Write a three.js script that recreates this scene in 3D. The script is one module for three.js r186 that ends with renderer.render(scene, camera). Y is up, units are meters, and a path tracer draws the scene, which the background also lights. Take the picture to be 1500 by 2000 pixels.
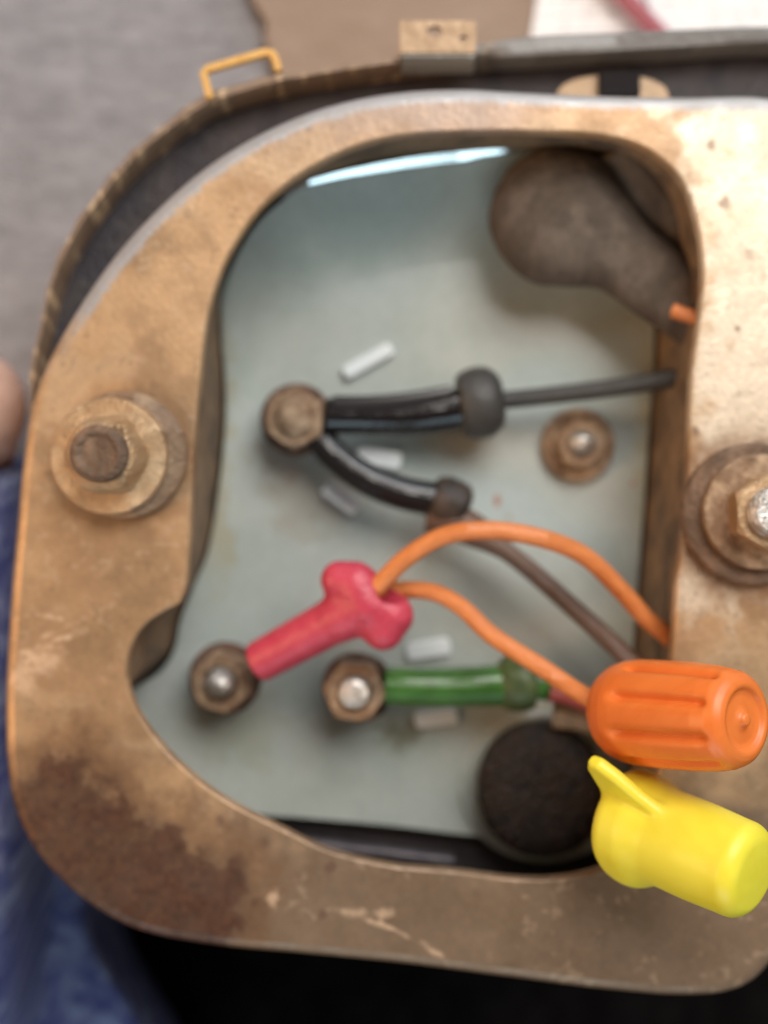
import * as THREE from 'three';
import { mergeGeometries, mergeVertices, toCreasedNormals } from 'three/addons/utils/BufferGeometryUtils.js';
import { RoundedBoxGeometry } from 'three/addons/geometries/RoundedBoxGeometry.js';
import { MarchingCubes } from 'three/addons/objects/MarchingCubes.js';
import { RectAreaLightUniformsLib } from 'three/addons/lights/RectAreaLightUniformsLib.js';

// ---------- camera, light, exposure ----------
const scene = new THREE.Scene();
const D = 0.134;                                   // camera height over the face plate (face plate top is y = 0)
const camera = new THREE.PerspectiveCamera(2 * Math.atan(0.0625 / D) * 180 / Math.PI, 0.75, 0.02, 6);
camera.position.set(0, D, 0);
camera.up.set(0, 0, -1);
camera.lookAt(0, 0, 0);
camera.focus = 0.115;
camera.userData.fStop = 8.5;
scene.add(camera);
const renderer = new THREE.WebGLRenderer({ antialias: true });
renderer.setSize(768, 1024);
renderer.toneMapping = THREE.LinearToneMapping;
renderer.toneMappingExposure = 1.0;
renderer.shadowMap.enabled = true;
RectAreaLightUniformsLib.init();
scene.background = new THREE.Color().setRGB(0.165, 0.15, 0.14);   // even light of the room around
const LIGHTS = {
  window: { pos: [0.5, 0.55, -0.95], aim: [0, 0, 0], w: 0.7, h: 0.6, rgb: [0.76, 0.89, 1.0], power: 3.2 },
  ceiling: { pos: [0.1, 0.3, -0.2], aim: [0, 0, -0.03], w: 0.24, h: 0.18, rgb: [1.0, 0.965, 0.92], power: 8.4 },
  back: { pos: [-0.1, 0.5, 0.76], aim: [0, 0, 0], w: 0.8, h: 0.2, rgb: [0.62, 0.87, 1.0], power: 3.8 },
  warm: { pos: [-0.42, 0.28, 0.06], aim: [0, 0, 0], w: 0.18, h: 0.18, rgb: [1.0, 0.56, 0.26], power: 9.5 },
};

// ---------- helpers ----------
let seed = 7;
const rnd = () => { seed = (seed * 1664525 + 1013904223) >>> 0; return seed / 4294967296; };
const hash = (x, y, s) => { let h = Math.imul(x, 374761393) ^ Math.imul(y, 668265263) ^ Math.imul(s, 2147483647 - 58); h = Math.imul(h ^ (h >>> 13), 1274126177); return ((h ^ (h >>> 16)) >>> 0) / 4294967296; };
function noise(x, y, s = 1) {
  const xi = Math.floor(x), yi = Math.floor(y), fx = x - xi, fy = y - yi, u = fx * fx * (3 - 2 * fx), v = fy * fy * (3 - 2 * fy);
  return (hash(xi, yi, s) * (1 - u) + hash(xi + 1, yi, s) * u) * (1 - v) + (hash(xi, yi + 1, s) * (1 - u) + hash(xi + 1, yi + 1, s) * u) * v;
}
function fbm(x, y, oct = 4, s = 1) { let a = 0.5, t = 0, n = 0; for (let i = 0; i < oct; i++) { t += a * noise(x, y, s + i * 17); n += a; a *= 0.5; x *= 2.03; y *= 2.03; } return t / n; }
const clamp = (v, a = 0, b = 1) => Math.min(b, Math.max(a, v));
const step = (a, b, v) => { const t = clamp((v - a) / (b - a)); return t * t * (3 - 2 * t); };
const lerp = (a, b, t) => a + (b - a) * t;
const mix3 = (a, b, t) => [lerp(a[0], b[0], t), lerp(a[1], b[1], t), lerp(a[2], b[2], t)];
const V = (x, y, z) => new THREE.Vector3(x, y, z);
// a point of the photograph (1500 x 2000) brought down to the height h (mm) over the plate
const P = (px, py, h = 0) => { const y = h / 1000, k = (D - y) / D / 16000; return V((px - 750) * k, y, (py - 1000) * k); };
const toPx = (x, z, h = 0) => { const k = (D - h / 1000) / D / 16000; return [x / k + 750, z / k + 1000]; };

const taken = {};
const numbered = (n) => { const k = taken[n] = (taken[n] ?? -1) + 1; return k ? `${n}_${String(k).padStart(3, '0')}` : n; };
function tag(o, label, category, group) { o.userData.label = label; if (category) o.userData.category = category; if (group) o.userData.group = group; return o; }
function thing(name, label, category, at = V(0, 0, 0), group) {
  const o = new THREE.Group(); o.name = numbered(name); o.position.copy(at); scene.add(o); o.updateMatrixWorld(true);
  return tag(o, label, category, group);
}
// geometry is given in world axes; it is moved into its parent's
function mesh(name, geo, mat, parent) {
  const g = Array.isArray(geo) ? mergeGeometries(geo.map((q) => clean(q))) : geo;
  const m = new THREE.Mesh(g, mat); m.castShadow = m.receiveShadow = true;
  m.name = parent ? name : numbered(name);
  if (parent) { const w = new THREE.Vector3().setFromMatrixPosition(parent.matrixWorld); g.translate(-w.x, -w.y, -w.z); parent.add(m); m.updateMatrixWorld(true); } else scene.add(m);
  return m;
}
function clean(q) { const g = q.index ? q.toNonIndexed() : q; for (const k of Object.keys(g.attributes)) if (!['position', 'normal', 'uv'].includes(k)) g.deleteAttribute(k); return g; }
function struct(name, geo, mat) { const m = mesh(name, geo, mat); m.userData.kind = 'structure'; return m; }

function grid(rows, closedU, closedV, uvf) {           // rows of points -> indexed surface; a closed one repeats its first column so that its uv do not fold back
  const n = rows.length, m0 = rows[0].length, m = m0 + (closedV ? 1 : 0), pos = [], uv = [], idx = [];
  rows.forEach((r, i) => { for (let j = 0; j < m; j++) { const p = r[j % m0]; pos.push(p.x, p.y, p.z); const t = uvf ? uvf(p, i, j) : [p.x, p.z]; uv.push(t[0], t[1]); } });
  for (let i = 0; i < n - 1; i++) for (let j = 0; j < m - 1; j++) { const a = i * m + j, b = a + m, c = b + 1, d = a + 1; idx.push(a, b, c, a, c, d); }
  const g = new THREE.BufferGeometry();
  g.setAttribute('position', new THREE.Float32BufferAttribute(pos, 3)); g.setAttribute('uv', new THREE.Float32BufferAttribute(uv, 2)); g.setIndex(idx);
  g.computeVertexNormals();
  if (closedV) { const q = g.attributes.normal, v = V(0, 0, 0); for (let i = 0; i < n; i++) { const a = i * m, b = a + m - 1; v.set(q.getX(a) + q.getX(b), q.getY(a) + q.getY(b), q.getZ(a) + q.getZ(b)).normalize(); q.setXYZ(a, v.x, v.y, v.z); q.setXYZ(b, v.x, v.y, v.z); } }
  return g;
}
function smoothLoop(pts, n = 240, tension = 0.5) {      // closed smooth curve through 2D points
  const c = new THREE.CatmullRomCurve3(pts.map(([x, y]) => V(x, y, 0)), true, 'centripetal', tension);
  return c.getSpacedPoints(n).slice(0, n).map((p) => [p.x, p.y]);
}
function area(l) { let a = 0; for (let i = 0; i < l.length; i++) { const p = l[i], q = l[(i + 1) % l.length]; a += p[0] * q[1] - q[0] * p[1]; } return a / 2; }
function offset(l, d) {                                // outward by d for any winding
  const s = Math.sign(area(l)), n = l.length;
  return l.map((p, i) => { const a = l[(i + n - 1) % n], b = l[(i + 1) % n]; let tx = b[0] - a[0], ty = b[1] - a[1]; const k = Math.hypot(tx, ty) || 1; return [p[0] + s * ty / k * d, p[1] - s * tx / k * d]; });
}
const world2 = (l, h = 0) => l.map(([x, y]) => { const p = P(x, y, h); return [p.x, p.z]; });
function flat(outer, holes, y) {                       // horizontal face
  const sh = new THREE.Shape(outer.map(([x, z]) => new THREE.Vector2(x, -z)));
  for (const h of holes) sh.holes.push(new THREE.Path(h.map(([x, z]) => new THREE.Vector2(x, -z))));
  const g = new THREE.ShapeGeometry(sh); g.rotateX(-Math.PI / 2); g.translate(0, y, 0);
  const p = g.attributes.position, uv = []; for (let i = 0; i < p.count; i++) uv.push(p.getX(i), p.getZ(i));
  g.setAttribute('uv', new THREE.Float32BufferAttribute(uv, 2)); return g;
}
// band: rings = [[loop2D, y], ...] joined in turn
const band = (rings) => grid(rings.map(([l, y]) => l.map(([x, z]) => V(x, y, z))), false, true, (p) => [p.x, p.z + p.y]);

// a body of varying radius r(t, angle) along a curve; t runs 0..1 by length; flat ends
function sweep(points, rf, { seg = 28, steps = 60, caps = true, crease = 0.7, bend } = {}) {
  const c = points.length === 2 ? new THREE.LineCurve3(points[0], points[1]) : new THREE.CatmullRomCurve3(points, false, 'centripetal');
  const ts = Array.isArray(steps) ? steps : Array.from({ length: steps + 1 }, (_, i) => i / steps);
  const len = c.getLength();
  // parallel-transported frames
  let T = c.getTangentAt(0), N = Math.abs(T.y) < 0.9 ? V(0, 1, 0) : V(1, 0, 0); N.sub(T.clone().multiplyScalar(N.dot(T))).normalize();
  const rows = ts.map((t) => {
    const T2 = c.getTangentAt(clamp(t)); N.sub(T2.clone().multiplyScalar(N.dot(T2))).normalize(); const B = T2.clone().cross(N), o = c.getPointAt(clamp(t));
    return Array.from({ length: seg }, (_, j) => { const a = j / seg * Math.PI * 2, r = rf(t, a); return o.clone().addScaledVector(N, Math.cos(a) * r).addScaledVector(B, Math.sin(a) * r); });
  });
  const parts = [grid(rows, false, true, (p, i, j) => [ts[i] * len, j / seg * 0.02])];
  if (caps) for (const e of [0, rows.length - 1]) {
    const r = rows[e], o = r.reduce((s, p) => s.add(p), V(0, 0, 0)).divideScalar(seg);
    parts.push(grid([r.map(() => o.clone()), r], false, true, (p) => [p.x, p.z]));
  }
  const g = mergeGeometries(parts.map(clean)); g.deleteAttribute('normal');
  return toCreasedNormals(mergeVertices(g, 1e-7), crease);
}
// profile [[mm along axis, mm radius], ...] from A towards B
function turned(A, dir, prof, { seg = 48, mod, crease = 0.6 } = {}) {
  const d = dir.clone().normalize(), L = prof[prof.length - 1][0], N0 = Math.abs(d.y) < 0.9 ? V(0, 1, 0) : V(1, 0, 0);
  const N = N0.sub(d.clone().multiplyScalar(N0.dot(d))).normalize(), B = d.clone().cross(N);
  const rows = prof.map(([s, r]) => Array.from({ length: seg }, (_, j) => { const a = j / seg * Math.PI * 2, q = Math.max(1e-6, (mod ? mod(s, a, r) : r)) / 1000; return A.clone().addScaledVector(d, s / 1000).addScaledVector(N, Math.cos(a) * q).addScaledVector(B, Math.sin(a) * q); }));
  const g = grid(rows, false, true, (p) => { const q = p.clone().sub(A), s = q.dot(d); return [q.dot(N) + s * 0.9, q.dot(B) + s * 0.45]; }); if (!crease) return g; g.deleteAttribute('normal');
  return toCreasedNormals(g, crease);
}
// finer profile: rounds the corners of [[s, r], ...]
function rounded(prof, r = 0.4, n = 4) {
  const out = [prof[0]];
  for (let i = 1; i < prof.length - 1; i++) {
    const [a, b, c] = [prof[i - 1], prof[i], prof[i + 1]], la = Math.hypot(a[0] - b[0], a[1] - b[1]), lc = Math.hypot(c[0] - b[0], c[1] - b[1]), k = Math.min(r, la * 0.45, lc * 0.45);
    const p = [b[0] + (a[0] - b[0]) / la * k, b[1] + (a[1] - b[1]) / la * k], q = [b[0] + (c[0] - b[0]) / lc * k, b[1] + (c[1] - b[1]) / lc * k];
    for (let t = 0; t <= n; t++) { const u = t / n; out.push([(1 - u) ** 2 * p[0] + 2 * u * (1 - u) * b[0] + u * u * q[0], (1 - u) ** 2 * p[1] + 2 * u * (1 - u) * b[1] + u * u * q[1]]); }
  }
  out.push(prof[prof.length - 1]); return out;
}
function ellipsoid(c, ax, ay, az, rx, ry, rz) {          // axes and radii (mm)
  const g = new THREE.SphereGeometry(1, 32, 20); g.applyMatrix4(new THREE.Matrix4().makeBasis(ax.clone().multiplyScalar(rx / 1000), ay.clone().multiplyScalar(ry / 1000), az.clone().multiplyScalar(rz / 1000)).setPosition(c));
  g.computeVertexNormals(); return g;
}
// a closed surface round the points where f (metres) is negative, in a cube of `size` about ctr
function blob(f, ctr, size, res) {
  const mc = new MarchingCubes(res, new THREE.MeshStandardMaterial(), false, false, 200000), q = V(0, 0, 0); mc.isolation = 0;
  for (let z = 0; z < res; z++) for (let y = 0; y < res; y++) for (let x = 0; x < res; x++) { q.set((x / res - 0.5) * size, (y / res - 0.5) * size, (z / res - 0.5) * size).add(ctr); mc.field[x + y * res + z * res * res] = -f(q); }
  mc.update();
  const n = mc.count ?? mc.geometry.drawRange.count, pos = Array.from(mc.positionArray.slice(0, n * 3)), c = [ctr.x, ctr.y, ctr.z];
  const g = new THREE.BufferGeometry(); g.setAttribute('position', new THREE.Float32BufferAttribute(pos.map((v, i) => v * size / 2 + c[i % 3]), 3)); g.setAttribute('normal', new THREE.Float32BufferAttribute(Array.from(mc.normalArray.slice(0, n * 3)), 3));
  g.setAttribute('uv', new THREE.Float32BufferAttribute(pos.flatMap((v, i) => i % 3 === 0 ? [v * size / 2, pos[i + 2] * size / 2] : []), 2)); return g;
}
const smin = (a, b, k) => { const h = clamp(0.5 + 0.5 * (b - a) / k); return lerp(b, a, h) - k * h * (1 - h); };
function capsule(p, a, b, ra, rb) { const vx = b.x - a.x, vy = b.y - a.y, vz = b.z - a.z, t = clamp(((p.x - a.x) * vx + (p.y - a.y) * vy + (p.z - a.z) * vz) / (vx * vx + vy * vy + vz * vz)); return Math.hypot(p.x - a.x - vx * t, p.y - a.y - vy * t, p.z - a.z - vz * t) - lerp(ra, rb, t); }
function jitter(g, amp, scale, s = 3) {                   // uneven surface, welded first
  const q = mergeVertices((g.deleteAttribute('normal'), g.deleteAttribute('uv'), g), 1e-7), p = q.attributes.position;
  q.computeVertexNormals(); const n = q.attributes.normal.clone();
  const uv = [];
  for (let i = 0; i < p.count; i++) {
    const x = p.getX(i), y = p.getY(i), z = p.getZ(i), k = ((fbm((x + y * 0.7) * scale, (z - y * 0.6) * scale, 3, s)) - 0.5) * 2 * amp;
    p.setXYZ(i, x + n.getX(i) * k, y + n.getY(i) * k, z + n.getZ(i) * k); uv.push(x, z + y);
  }
  q.setAttribute('uv', new THREE.Float32BufferAttribute(uv, 2)); q.computeVertexNormals(); return q;
}

const rng = (a, n) => Array.from({ length: n + 1 }, (_, i) => a(i / n));

// ---------- textures and materials ----------
function texture(w, h, fn, { srgb = false, repeat } = {}) {
  const d = new Uint8Array(w * h * 4);
  for (let j = 0; j < h; j++) for (let i = 0; i < w; i++) {
    const c = fn(i / w, j / h), k = (j * w + i) * 4;
    for (let q = 0; q < 3; q++) { const v = clamp(c.length ? c[q] : c); d[k + q] = 255 * (srgb ? (v <= 0.0031308 ? v * 12.92 : 1.055 * v ** (1 / 2.4) - 0.055) : v); }
    d[k + 3] = 255;
  }
  const t = new THREE.DataTexture(d, w, h); t.magFilter = THREE.LinearFilter; t.minFilter = THREE.LinearMipmapLinearFilter; t.generateMipmaps = true;
  t.wrapS = t.wrapT = THREE.RepeatWrapping; if (srgb) t.colorSpace = THREE.SRGBColorSpace; if (repeat) t.repeat.set(...repeat); t.needsUpdate = true; return t;
}
// uv in metres: a texture of `size` metres a side
const metres = (t, size) => { const q = t.clone(); q.repeat.set(1 / size, 1 / size); q.needsUpdate = true; return q; };
const per = (n) => (u, v, s) => { // tiling fbm
  let t = 0, a = 0.5, m = 0, f = n;
  for (let i = 0; i < 4; i++) { const x = u * f, y = v * f, xi = Math.floor(x), yi = Math.floor(y), fx = x - xi, fy = y - yi, su = fx * fx * (3 - 2 * fx), sv = fy * fy * (3 - 2 * fy), H = (p, q) => hash(((p % f) + f) % f, ((q % f) + f) % f, s + i);
    t += a * ((H(xi, yi) * (1 - su) + H(xi + 1, yi) * su) * (1 - sv) + (H(xi, yi + 1) * (1 - su) + H(xi + 1, yi + 1) * su) * sv); m += a; a *= 0.5; f *= 2; }
  return t / m;
};
const tile8 = per(8), tile24 = per(24);
const grainT = texture(256, 256, (u, v) => 0.5 + (tile24(u, v, 5) - 0.5) * 1.4);
const grain = metres(grainT, 0.012), grainFine = metres(grainT, 0.005);
const blotchT = (a, b, s, c = 0.5) => texture(256, 256, (u, v) => { const t = step(0.3, 0.7, tile8(u, v, s)), k = tile24(u, v, s + 40); return mix3(a, b, t).map((q) => q * (1 - c / 2 + c * k)); }, { srgb: true });
const mat = (o) => new THREE.MeshPhysicalMaterial({ roughness: 0.6, metalness: 0, ...o });
const rgb = (r, g, b) => new THREE.Color().setRGB(r, g, b);

// face plate: tan worn coating over steel, with the rust patches and scuffs the photograph shows
const inPoly = (l, x, y) => { let r = false; for (let i = 0, j = l.length - 1; i < l.length; j = i++) { const [xi, yi] = l[i], [xj, yj] = l[j]; if ((yi > y) !== (yj > y) && x < (xj - xi) * (y - yi) / (yj - yi) + xi) r = !r; } return r; };
function distPoly(l, x, y) { let m = 1e9; for (let i = 0, j = l.length - 1; i < l.length; j = i++) { const [ax, ay] = l[j], [bx, by] = l[i], vx = bx - ax, vy = by - ay, t = clamp(((x - ax) * vx + (y - ay) * vy) / (vx * vx + vy * vy)); m = Math.min(m, Math.hypot(x - ax - vx * t, y - ay - vy * t)); } return inPoly(l, x, y) ? m : -m; }
const rustPatch = [[-40, 1510], [25, 1503], [70, 1495], [115, 1470], [160, 1458], [190, 1475], [195, 1500], [220, 1520], [250, 1550], [265, 1585], [320, 1590], [350, 1595], [380, 1630], [425, 1655], [445, 1670], [480, 1680], [500, 1700], [495, 1735], [480, 1780], [465, 1840], [460, 1950], [-40, 1950]];
const scuffs = [[45, 1330, 26, 22, 0.3], [60, 1285, 20, 12, 0.9], [92, 1240, 16, 7, -0.4], [120, 1245, 26, 5, -0.2], [100, 1205, 22, 5, 0.2], [748, 1783, 17, 9, -0.2], [690, 1782, 34, 10, 0.1], [735, 1802, 42, 5, 0.35], [770, 1815, 30, 4, 0.5], [532, 1755, 10, 18, 0], [850, 1860, 28, 6, 0.6], [80, 1290, 40, 30, 0]];
const PW = 0.12, edgePx = [[1700, 193], [1500, 195], [1330, 193], [1150, 189], [1000, 182], [900, 177], [800, 181], [700, 196], [600, 224], [500, 269], [400, 332], [300, 420], [220, 510], [150, 612], [98, 705], [66, 790], [50, 880], [50, 1200], [1700, 1200]].map(([x, y]) => [750 + (x - 750) * 1.011, 1000 + (y - 1000) * 1.011]);
const plateTex = texture(960, 960, (u, v) => {
  const x = 750 + ((u - 0.4) * PW) * 16000, y = 1000 + ((v - 0.48) * PW) * 16000;
  const n1 = fbm(x / 160, y / 160, 4, 11), n2 = fbm(x / 42, y / 42, 4, 23), n3 = noise(x / 4.5, y / 4.5, 31), n4 = fbm(x / 12, y / 12, 3, 51);
  let c = mix3([0.55, 0.345, 0.185], [0.42, 0.256, 0.134], step(0.35, 0.7, n1));
  c = mix3(c, [0.29, 0.18, 0.098], step(0.5, 0.78, fbm(x / 95 + 7, y / 95, 4, 17)) * 0.6);
  c = mix3(c, [0.60, 0.42, 0.26], step(0.52, 0.75, fbm(x / 120 + 3, y / 80, 4, 19)) * 0.5);
  // right-hand web: the stronger light there painted in as paler colour
  const pale = step(-60, 90, Math.min(x - 1330, 900 - y + 260) + (n2 - 0.5) * 260);
  c = mix3(c, [0.74, 0.62, 0.47], pale * 0.9);
  // foot: dirt with the light falloff painted in; greyer skin along the top edge
  const foot = step(1420, 1720, y + (n2 - 0.5) * 240 + (n1 - 0.5) * 200); c = mix3(c, [0.215, 0.148, 0.098], foot * 0.88);
  const top = step(330, 210, y + (n2 - 0.5) * 60) * step(1150, 950, x + (n1 - 0.5) * 200); c = mix3(c, [0.36, 0.27, 0.22], top * 0.8);
  // speckle
  c = c.map((q) => q * (0.9 + 0.1 * n3 + 0.18 * (n4 - 0.4)));
  const sp = step(0.66, 0.75, fbm(x / 9, y / 9, 2, 71)) * step(0.5, 0.66, n2); c = mix3(c, [0.17, 0.11, 0.075], sp * 0.35);
  const lt = step(0.62, 0.74, fbm(x / 18, y / 14, 3, 87)) * step(0.42, 0.62, fbm(x / 70, y / 70, 2, 91)); c = mix3(c, [0.66, 0.48, 0.33], lt * 0.25);
  // rubbed top edge: bare grey metal with the bevel highlight painted in
  if (y < 760) { const eb = distPoly(edgePx, x, y) + (n4 - 0.5) * 10; c = mix3(c, [0.40, 0.40, 0.41], step(36, 22, eb) * step(740, 560, y + (n2 - 0.5) * 120) * (0.75 + 0.25 * n3)); }
  // rust: the large patch and blooms by the opening; around the bolts, with painted shadow
  const d = distPoly(rustPatch, x, y) + (n2 - 0.5) * 80 + (n4 - 0.5) * 50;
  c = mix3(c, mix3([0.05, 0.024, 0.015], [0.145, 0.068, 0.037], n4 * 0.9 + n2 * 0.5 - 0.25 + n3 * 0.2), step(-34, 40, d) * (0.95 + 0.4 * (n2 - 0.4)));
  c = mix3(c, [0.20, 0.10, 0.045], step(-90, -6, d) * step(26, -20, d) * 0.6);
  for (const [bx, by, r0, r1, k] of [[1470, 1010, 150, 215, 0.75], [255, 895, 112, 170, 0.65]]) {  // right bolt: rust and shade; left bolt: its cast shadow painted as a bloom
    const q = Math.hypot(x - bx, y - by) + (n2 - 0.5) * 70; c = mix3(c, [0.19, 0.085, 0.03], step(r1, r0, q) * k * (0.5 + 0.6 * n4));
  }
  for (const [sx, sy, r] of [[645, 1693, 16], [630, 1787, 12], [1385, 282, 14], [1358, 842, 12], [515, 1645, 14], [430, 1600, 15], [1415, 395, 18], [1440, 640, 10]]) { const q = Math.hypot((x - sx) * 1.1, y - sy) + (n4 - 0.5) * 16; c = mix3(c, [0.16, 0.09, 0.06], step(r, r * 0.4, q) * 0.7); }
  for (const [sx, sy, a, b, t] of scuffs) { const dx = x - sx, dy = y - sy, ca = Math.cos(t), sa = Math.sin(t), q = Math.hypot((dx * ca + dy * sa) / a, (dy * ca - dx * sa) / b) + (n4 - 0.5) * 1.6; c = mix3(c, [0.80, 0.56, 0.37], step(1.5, 0.2, q) * 0.6); }
  return c;
}, { srgb: true });
const plateRough = texture(512, 512, (u, v) => 0.30 + 0.34 * fbm(u * 34, v * 34, 4, 131));
const plateBump = texture(768, 768, (u, v) => 0.5 + 0.5 * (fbm(u * 60, v * 60, 4, 141) - 0.5) + 0.35 * (noise(u * 420, v * 420, 151) - 0.5));
const plateMap = (t) => { t.repeat.set(1 / PW, 1 / PW); t.offset.set(0.4, 0.48); return t; };
// pale panel: ochre tints at its sides, painted shade by studs and wires, dark specks under the green sleeve
const floorTex = texture(900, 900, (u, v) => {
  const x = 750 + (u - 0.5) * 0.1 * 16000 / 1.164, y = 1000 + (v - 0.5) * 0.1 * 16000 / 1.164;
  const n1 = fbm(x / 120, y / 120, 4, 701), n2 = fbm(x / 30, y / 30, 4, 705), n3 = fbm(x / 7, y / 7, 2, 709);
  let c = mix3([0.43, 0.485, 0.45], [0.495, 0.54, 0.505], step(0.3, 0.7, n1)); c = c.map((q) => q * (0.93 + 0.14 * n3));
  const st = (d, w, k, col) => { c = mix3(c, col, step(w, -w * 0.3, d + (n2 - 0.5) * w * 1.8 + (n3 - 0.5) * w * 0.5) * k); };
  { const k = step(560, 760, y + (n2 - 0.5) * 200) * step(1200, 1040, y + (n2 - 0.5) * 200); st(x - 440, 34, 0.5 * k, [0.40, 0.33, 0.17]); st(1258 - x, 26, 0.45 * k, [0.42, 0.36, 0.18]); }
  st(Math.hypot((x - 620) / 1.5, y - 985) - 45, 46, 0.42, [0.34, 0.25, 0.18]);  // brownish shadow of the black lead, painted on the panel
  st(Math.hypot((x - 545), y - 890) - 36, 30, 0.45, [0.30, 0.22, 0.16]);  // painted shade below the upper left stud
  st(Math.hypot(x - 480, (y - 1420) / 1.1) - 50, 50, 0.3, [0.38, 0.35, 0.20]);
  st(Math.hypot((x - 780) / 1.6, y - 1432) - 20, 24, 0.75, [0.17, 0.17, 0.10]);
  st(Math.hypot((x - 1010), y - 1190) - 80, 60, 0.25, [0.36, 0.31, 0.27]);  // soft shadow of the brown wire, painted in
  st(Math.hypot(x - 970, (y - 980) / 1.7) - 4, 6, 0.85, [0.45, 0.14, 0.07]); st(Math.hypot(x - 1236, y - 945) - 4, 6, 0.6, [0.45, 0.18, 0.10]); st(Math.hypot(x - 995, y - 1010) - 4, 5, 0.5, [0.36, 0.18, 0.10]);
  return c;
}, { srgb: true });
floorTex.repeat.set(10, 10); floorTex.offset.set(0.5, 0.5);
const M = {
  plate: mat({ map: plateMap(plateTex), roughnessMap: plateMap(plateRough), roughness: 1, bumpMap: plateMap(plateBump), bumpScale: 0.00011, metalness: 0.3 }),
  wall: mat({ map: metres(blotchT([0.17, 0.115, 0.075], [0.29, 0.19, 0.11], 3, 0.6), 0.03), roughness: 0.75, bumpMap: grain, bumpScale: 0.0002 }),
  channel: mat({ map: metres(blotchT([0.026, 0.021, 0.026], [0.042, 0.033, 0.034], 9, 0.6), 0.03), roughness: 0.6, bumpMap: grain, bumpScale: 0.0002 }),
  floor: mat({ map: floorTex, roughness: 0.24, specularIntensity: 1, clearcoat: 0.4, clearcoatRoughness: 0.12 }),
  flare: mat({ map: floorTex, roughness: 0.75, specularIntensity: 0.4 }),
  lip: mat({ color: rgb(0.62, 0.65, 0.64), roughness: 0.18, metalness: 0.9 }),
  rib: mat({ color: rgb(0.86, 0.92, 0.94), roughness: 0.4, bumpMap: grainFine, bumpScale: 0.00005 }),
  rust: mat({ map: metres(blotchT([0.27, 0.165, 0.095], [0.48, 0.335, 0.215], 21, 0.6), 0.014), roughness: 0.42, metalness: 0.15, bumpMap: grainFine, bumpScale: 0.0002 }),
  steel: mat({ map: metres(blotchT([0.46, 0.40, 0.34], [0.72, 0.69, 0.65], 27, 0.4), 0.012), roughness: 0.26, metalness: 0.75, bumpMap: grainFine, bumpScale: 0.00012 }),
  washer: mat({ map: metres(blotchT([0.46, 0.29, 0.155], [0.60, 0.41, 0.24], 33, 0.4), 0.02), roughness: 0.36, metalness: 0.4, bumpMap: grainFine, bumpScale: 0.00014 }),
  darkRust: mat({ map: metres(blotchT([0.10, 0.055, 0.035], [0.19, 0.105, 0.07], 37, 0.6), 0.01), roughness: 0.6, metalness: 0.25, bumpMap: grainFine, bumpScale: 0.0002 }),
  rubber: mat({ map: metres(blotchT([0.010, 0.007, 0.006], [0.026, 0.016, 0.012], 41, 0.9), 0.012), roughness: 0.6, bumpMap: grain, bumpScale: 0.0004 }),
  brownRubber: mat({ map: metres(blotchT([0.10, 0.078, 0.062], [0.145, 0.115, 0.092], 43, 0.4), 0.02), roughness: 0.95, specularIntensity: 0.3, bumpMap: grain, bumpScale: 0.0002 }),
  seatTan: mat({ map: metres(blotchT([0.24, 0.15, 0.09], [0.36, 0.24, 0.145], 48, 0.5), 0.02), roughness: 0.6, bumpMap: grain, bumpScale: 0.00018 }),
  seat: mat({ map: metres(blotchT([0.13, 0.08, 0.05], [0.22, 0.14, 0.09], 47, 0.5), 0.02), roughness: 0.75, bumpMap: grain, bumpScale: 0.00018 }),
  black: mat({ color: rgb(0.014, 0.012, 0.012), roughness: 0.14, bumpMap: grain, bumpScale: 0.00003 }),
  greyWire: mat({ color: rgb(0.055, 0.052, 0.048), roughness: 0.5, bumpMap: grain, bumpScale: 0.0001 }),
  brownWire: mat({ color: rgb(0.13, 0.068, 0.042), roughness: 0.42, bumpMap: grain, bumpScale: 0.0001 }),
  orangeWire: mat({ map: metres(blotchT([0.68, 0.215, 0.06], [0.76, 0.26, 0.08], 53, 0.15), 0.02), roughness: 0.42, bumpMap: grain, bumpScale: 0.00008 }),
  green: mat({ map: metres(blotchT([0.042, 0.13, 0.022], [0.06, 0.175, 0.034], 57, 0.3), 0.015), roughness: 0.25, clearcoat: 0.4, clearcoatRoughness: 0.15 }),
  greenDark: mat({ map: metres(blotchT([0.045, 0.07, 0.022], [0.07, 0.10, 0.03], 59, 0.4), 0.012), roughness: 0.5 }),
  redWire: mat({ color: rgb(0.22, 0.03, 0.022), roughness: 0.5 }),
  red: mat({ map: metres(blotchT([0.54, 0.05, 0.085], [0.61, 0.066, 0.105], 61, 0.12), 0.02), roughness: 0.4, bumpMap: grain, bumpScale: 0.00008 }),
  orange: mat({ map: metres(blotchT([0.80, 0.185, 0.03], [0.86, 0.22, 0.042], 67, 0.08), 0.03), roughness: 0.4 }),
  yellow: mat({ map: metres(blotchT([0.90, 0.78, 0.05], [0.95, 0.84, 0.07], 71, 0.06), 0.03), roughness: 0.4 }),
  clip: mat({ map: metres(blotchT([0.36, 0.235, 0.135], [0.46, 0.315, 0.19], 73, 0.3), 0.012), roughness: 0.5, metalness: 0.2, bumpMap: grain, bumpScale: 0.0001 }),
  brass: mat({ map: metres(blotchT([0.66, 0.36, 0.09], [0.74, 0.43, 0.13], 79, 0.2), 0.01), roughness: 0.5, metalness: 0.1 }),
  ridge: mat({ map: metres(blotchT([0.10, 0.09, 0.105], [0.15, 0.135, 0.15], 83, 0.4), 0.01), roughness: 0.4, metalness: 0.3 }),
  black_cloth: mat({ map: metres(blotchT([0.003, 0.0024, 0.0024], [0.006, 0.005, 0.005], 89, 0.6), 0.03), roughness: 1, specularIntensity: 0.15 }),
};

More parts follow.
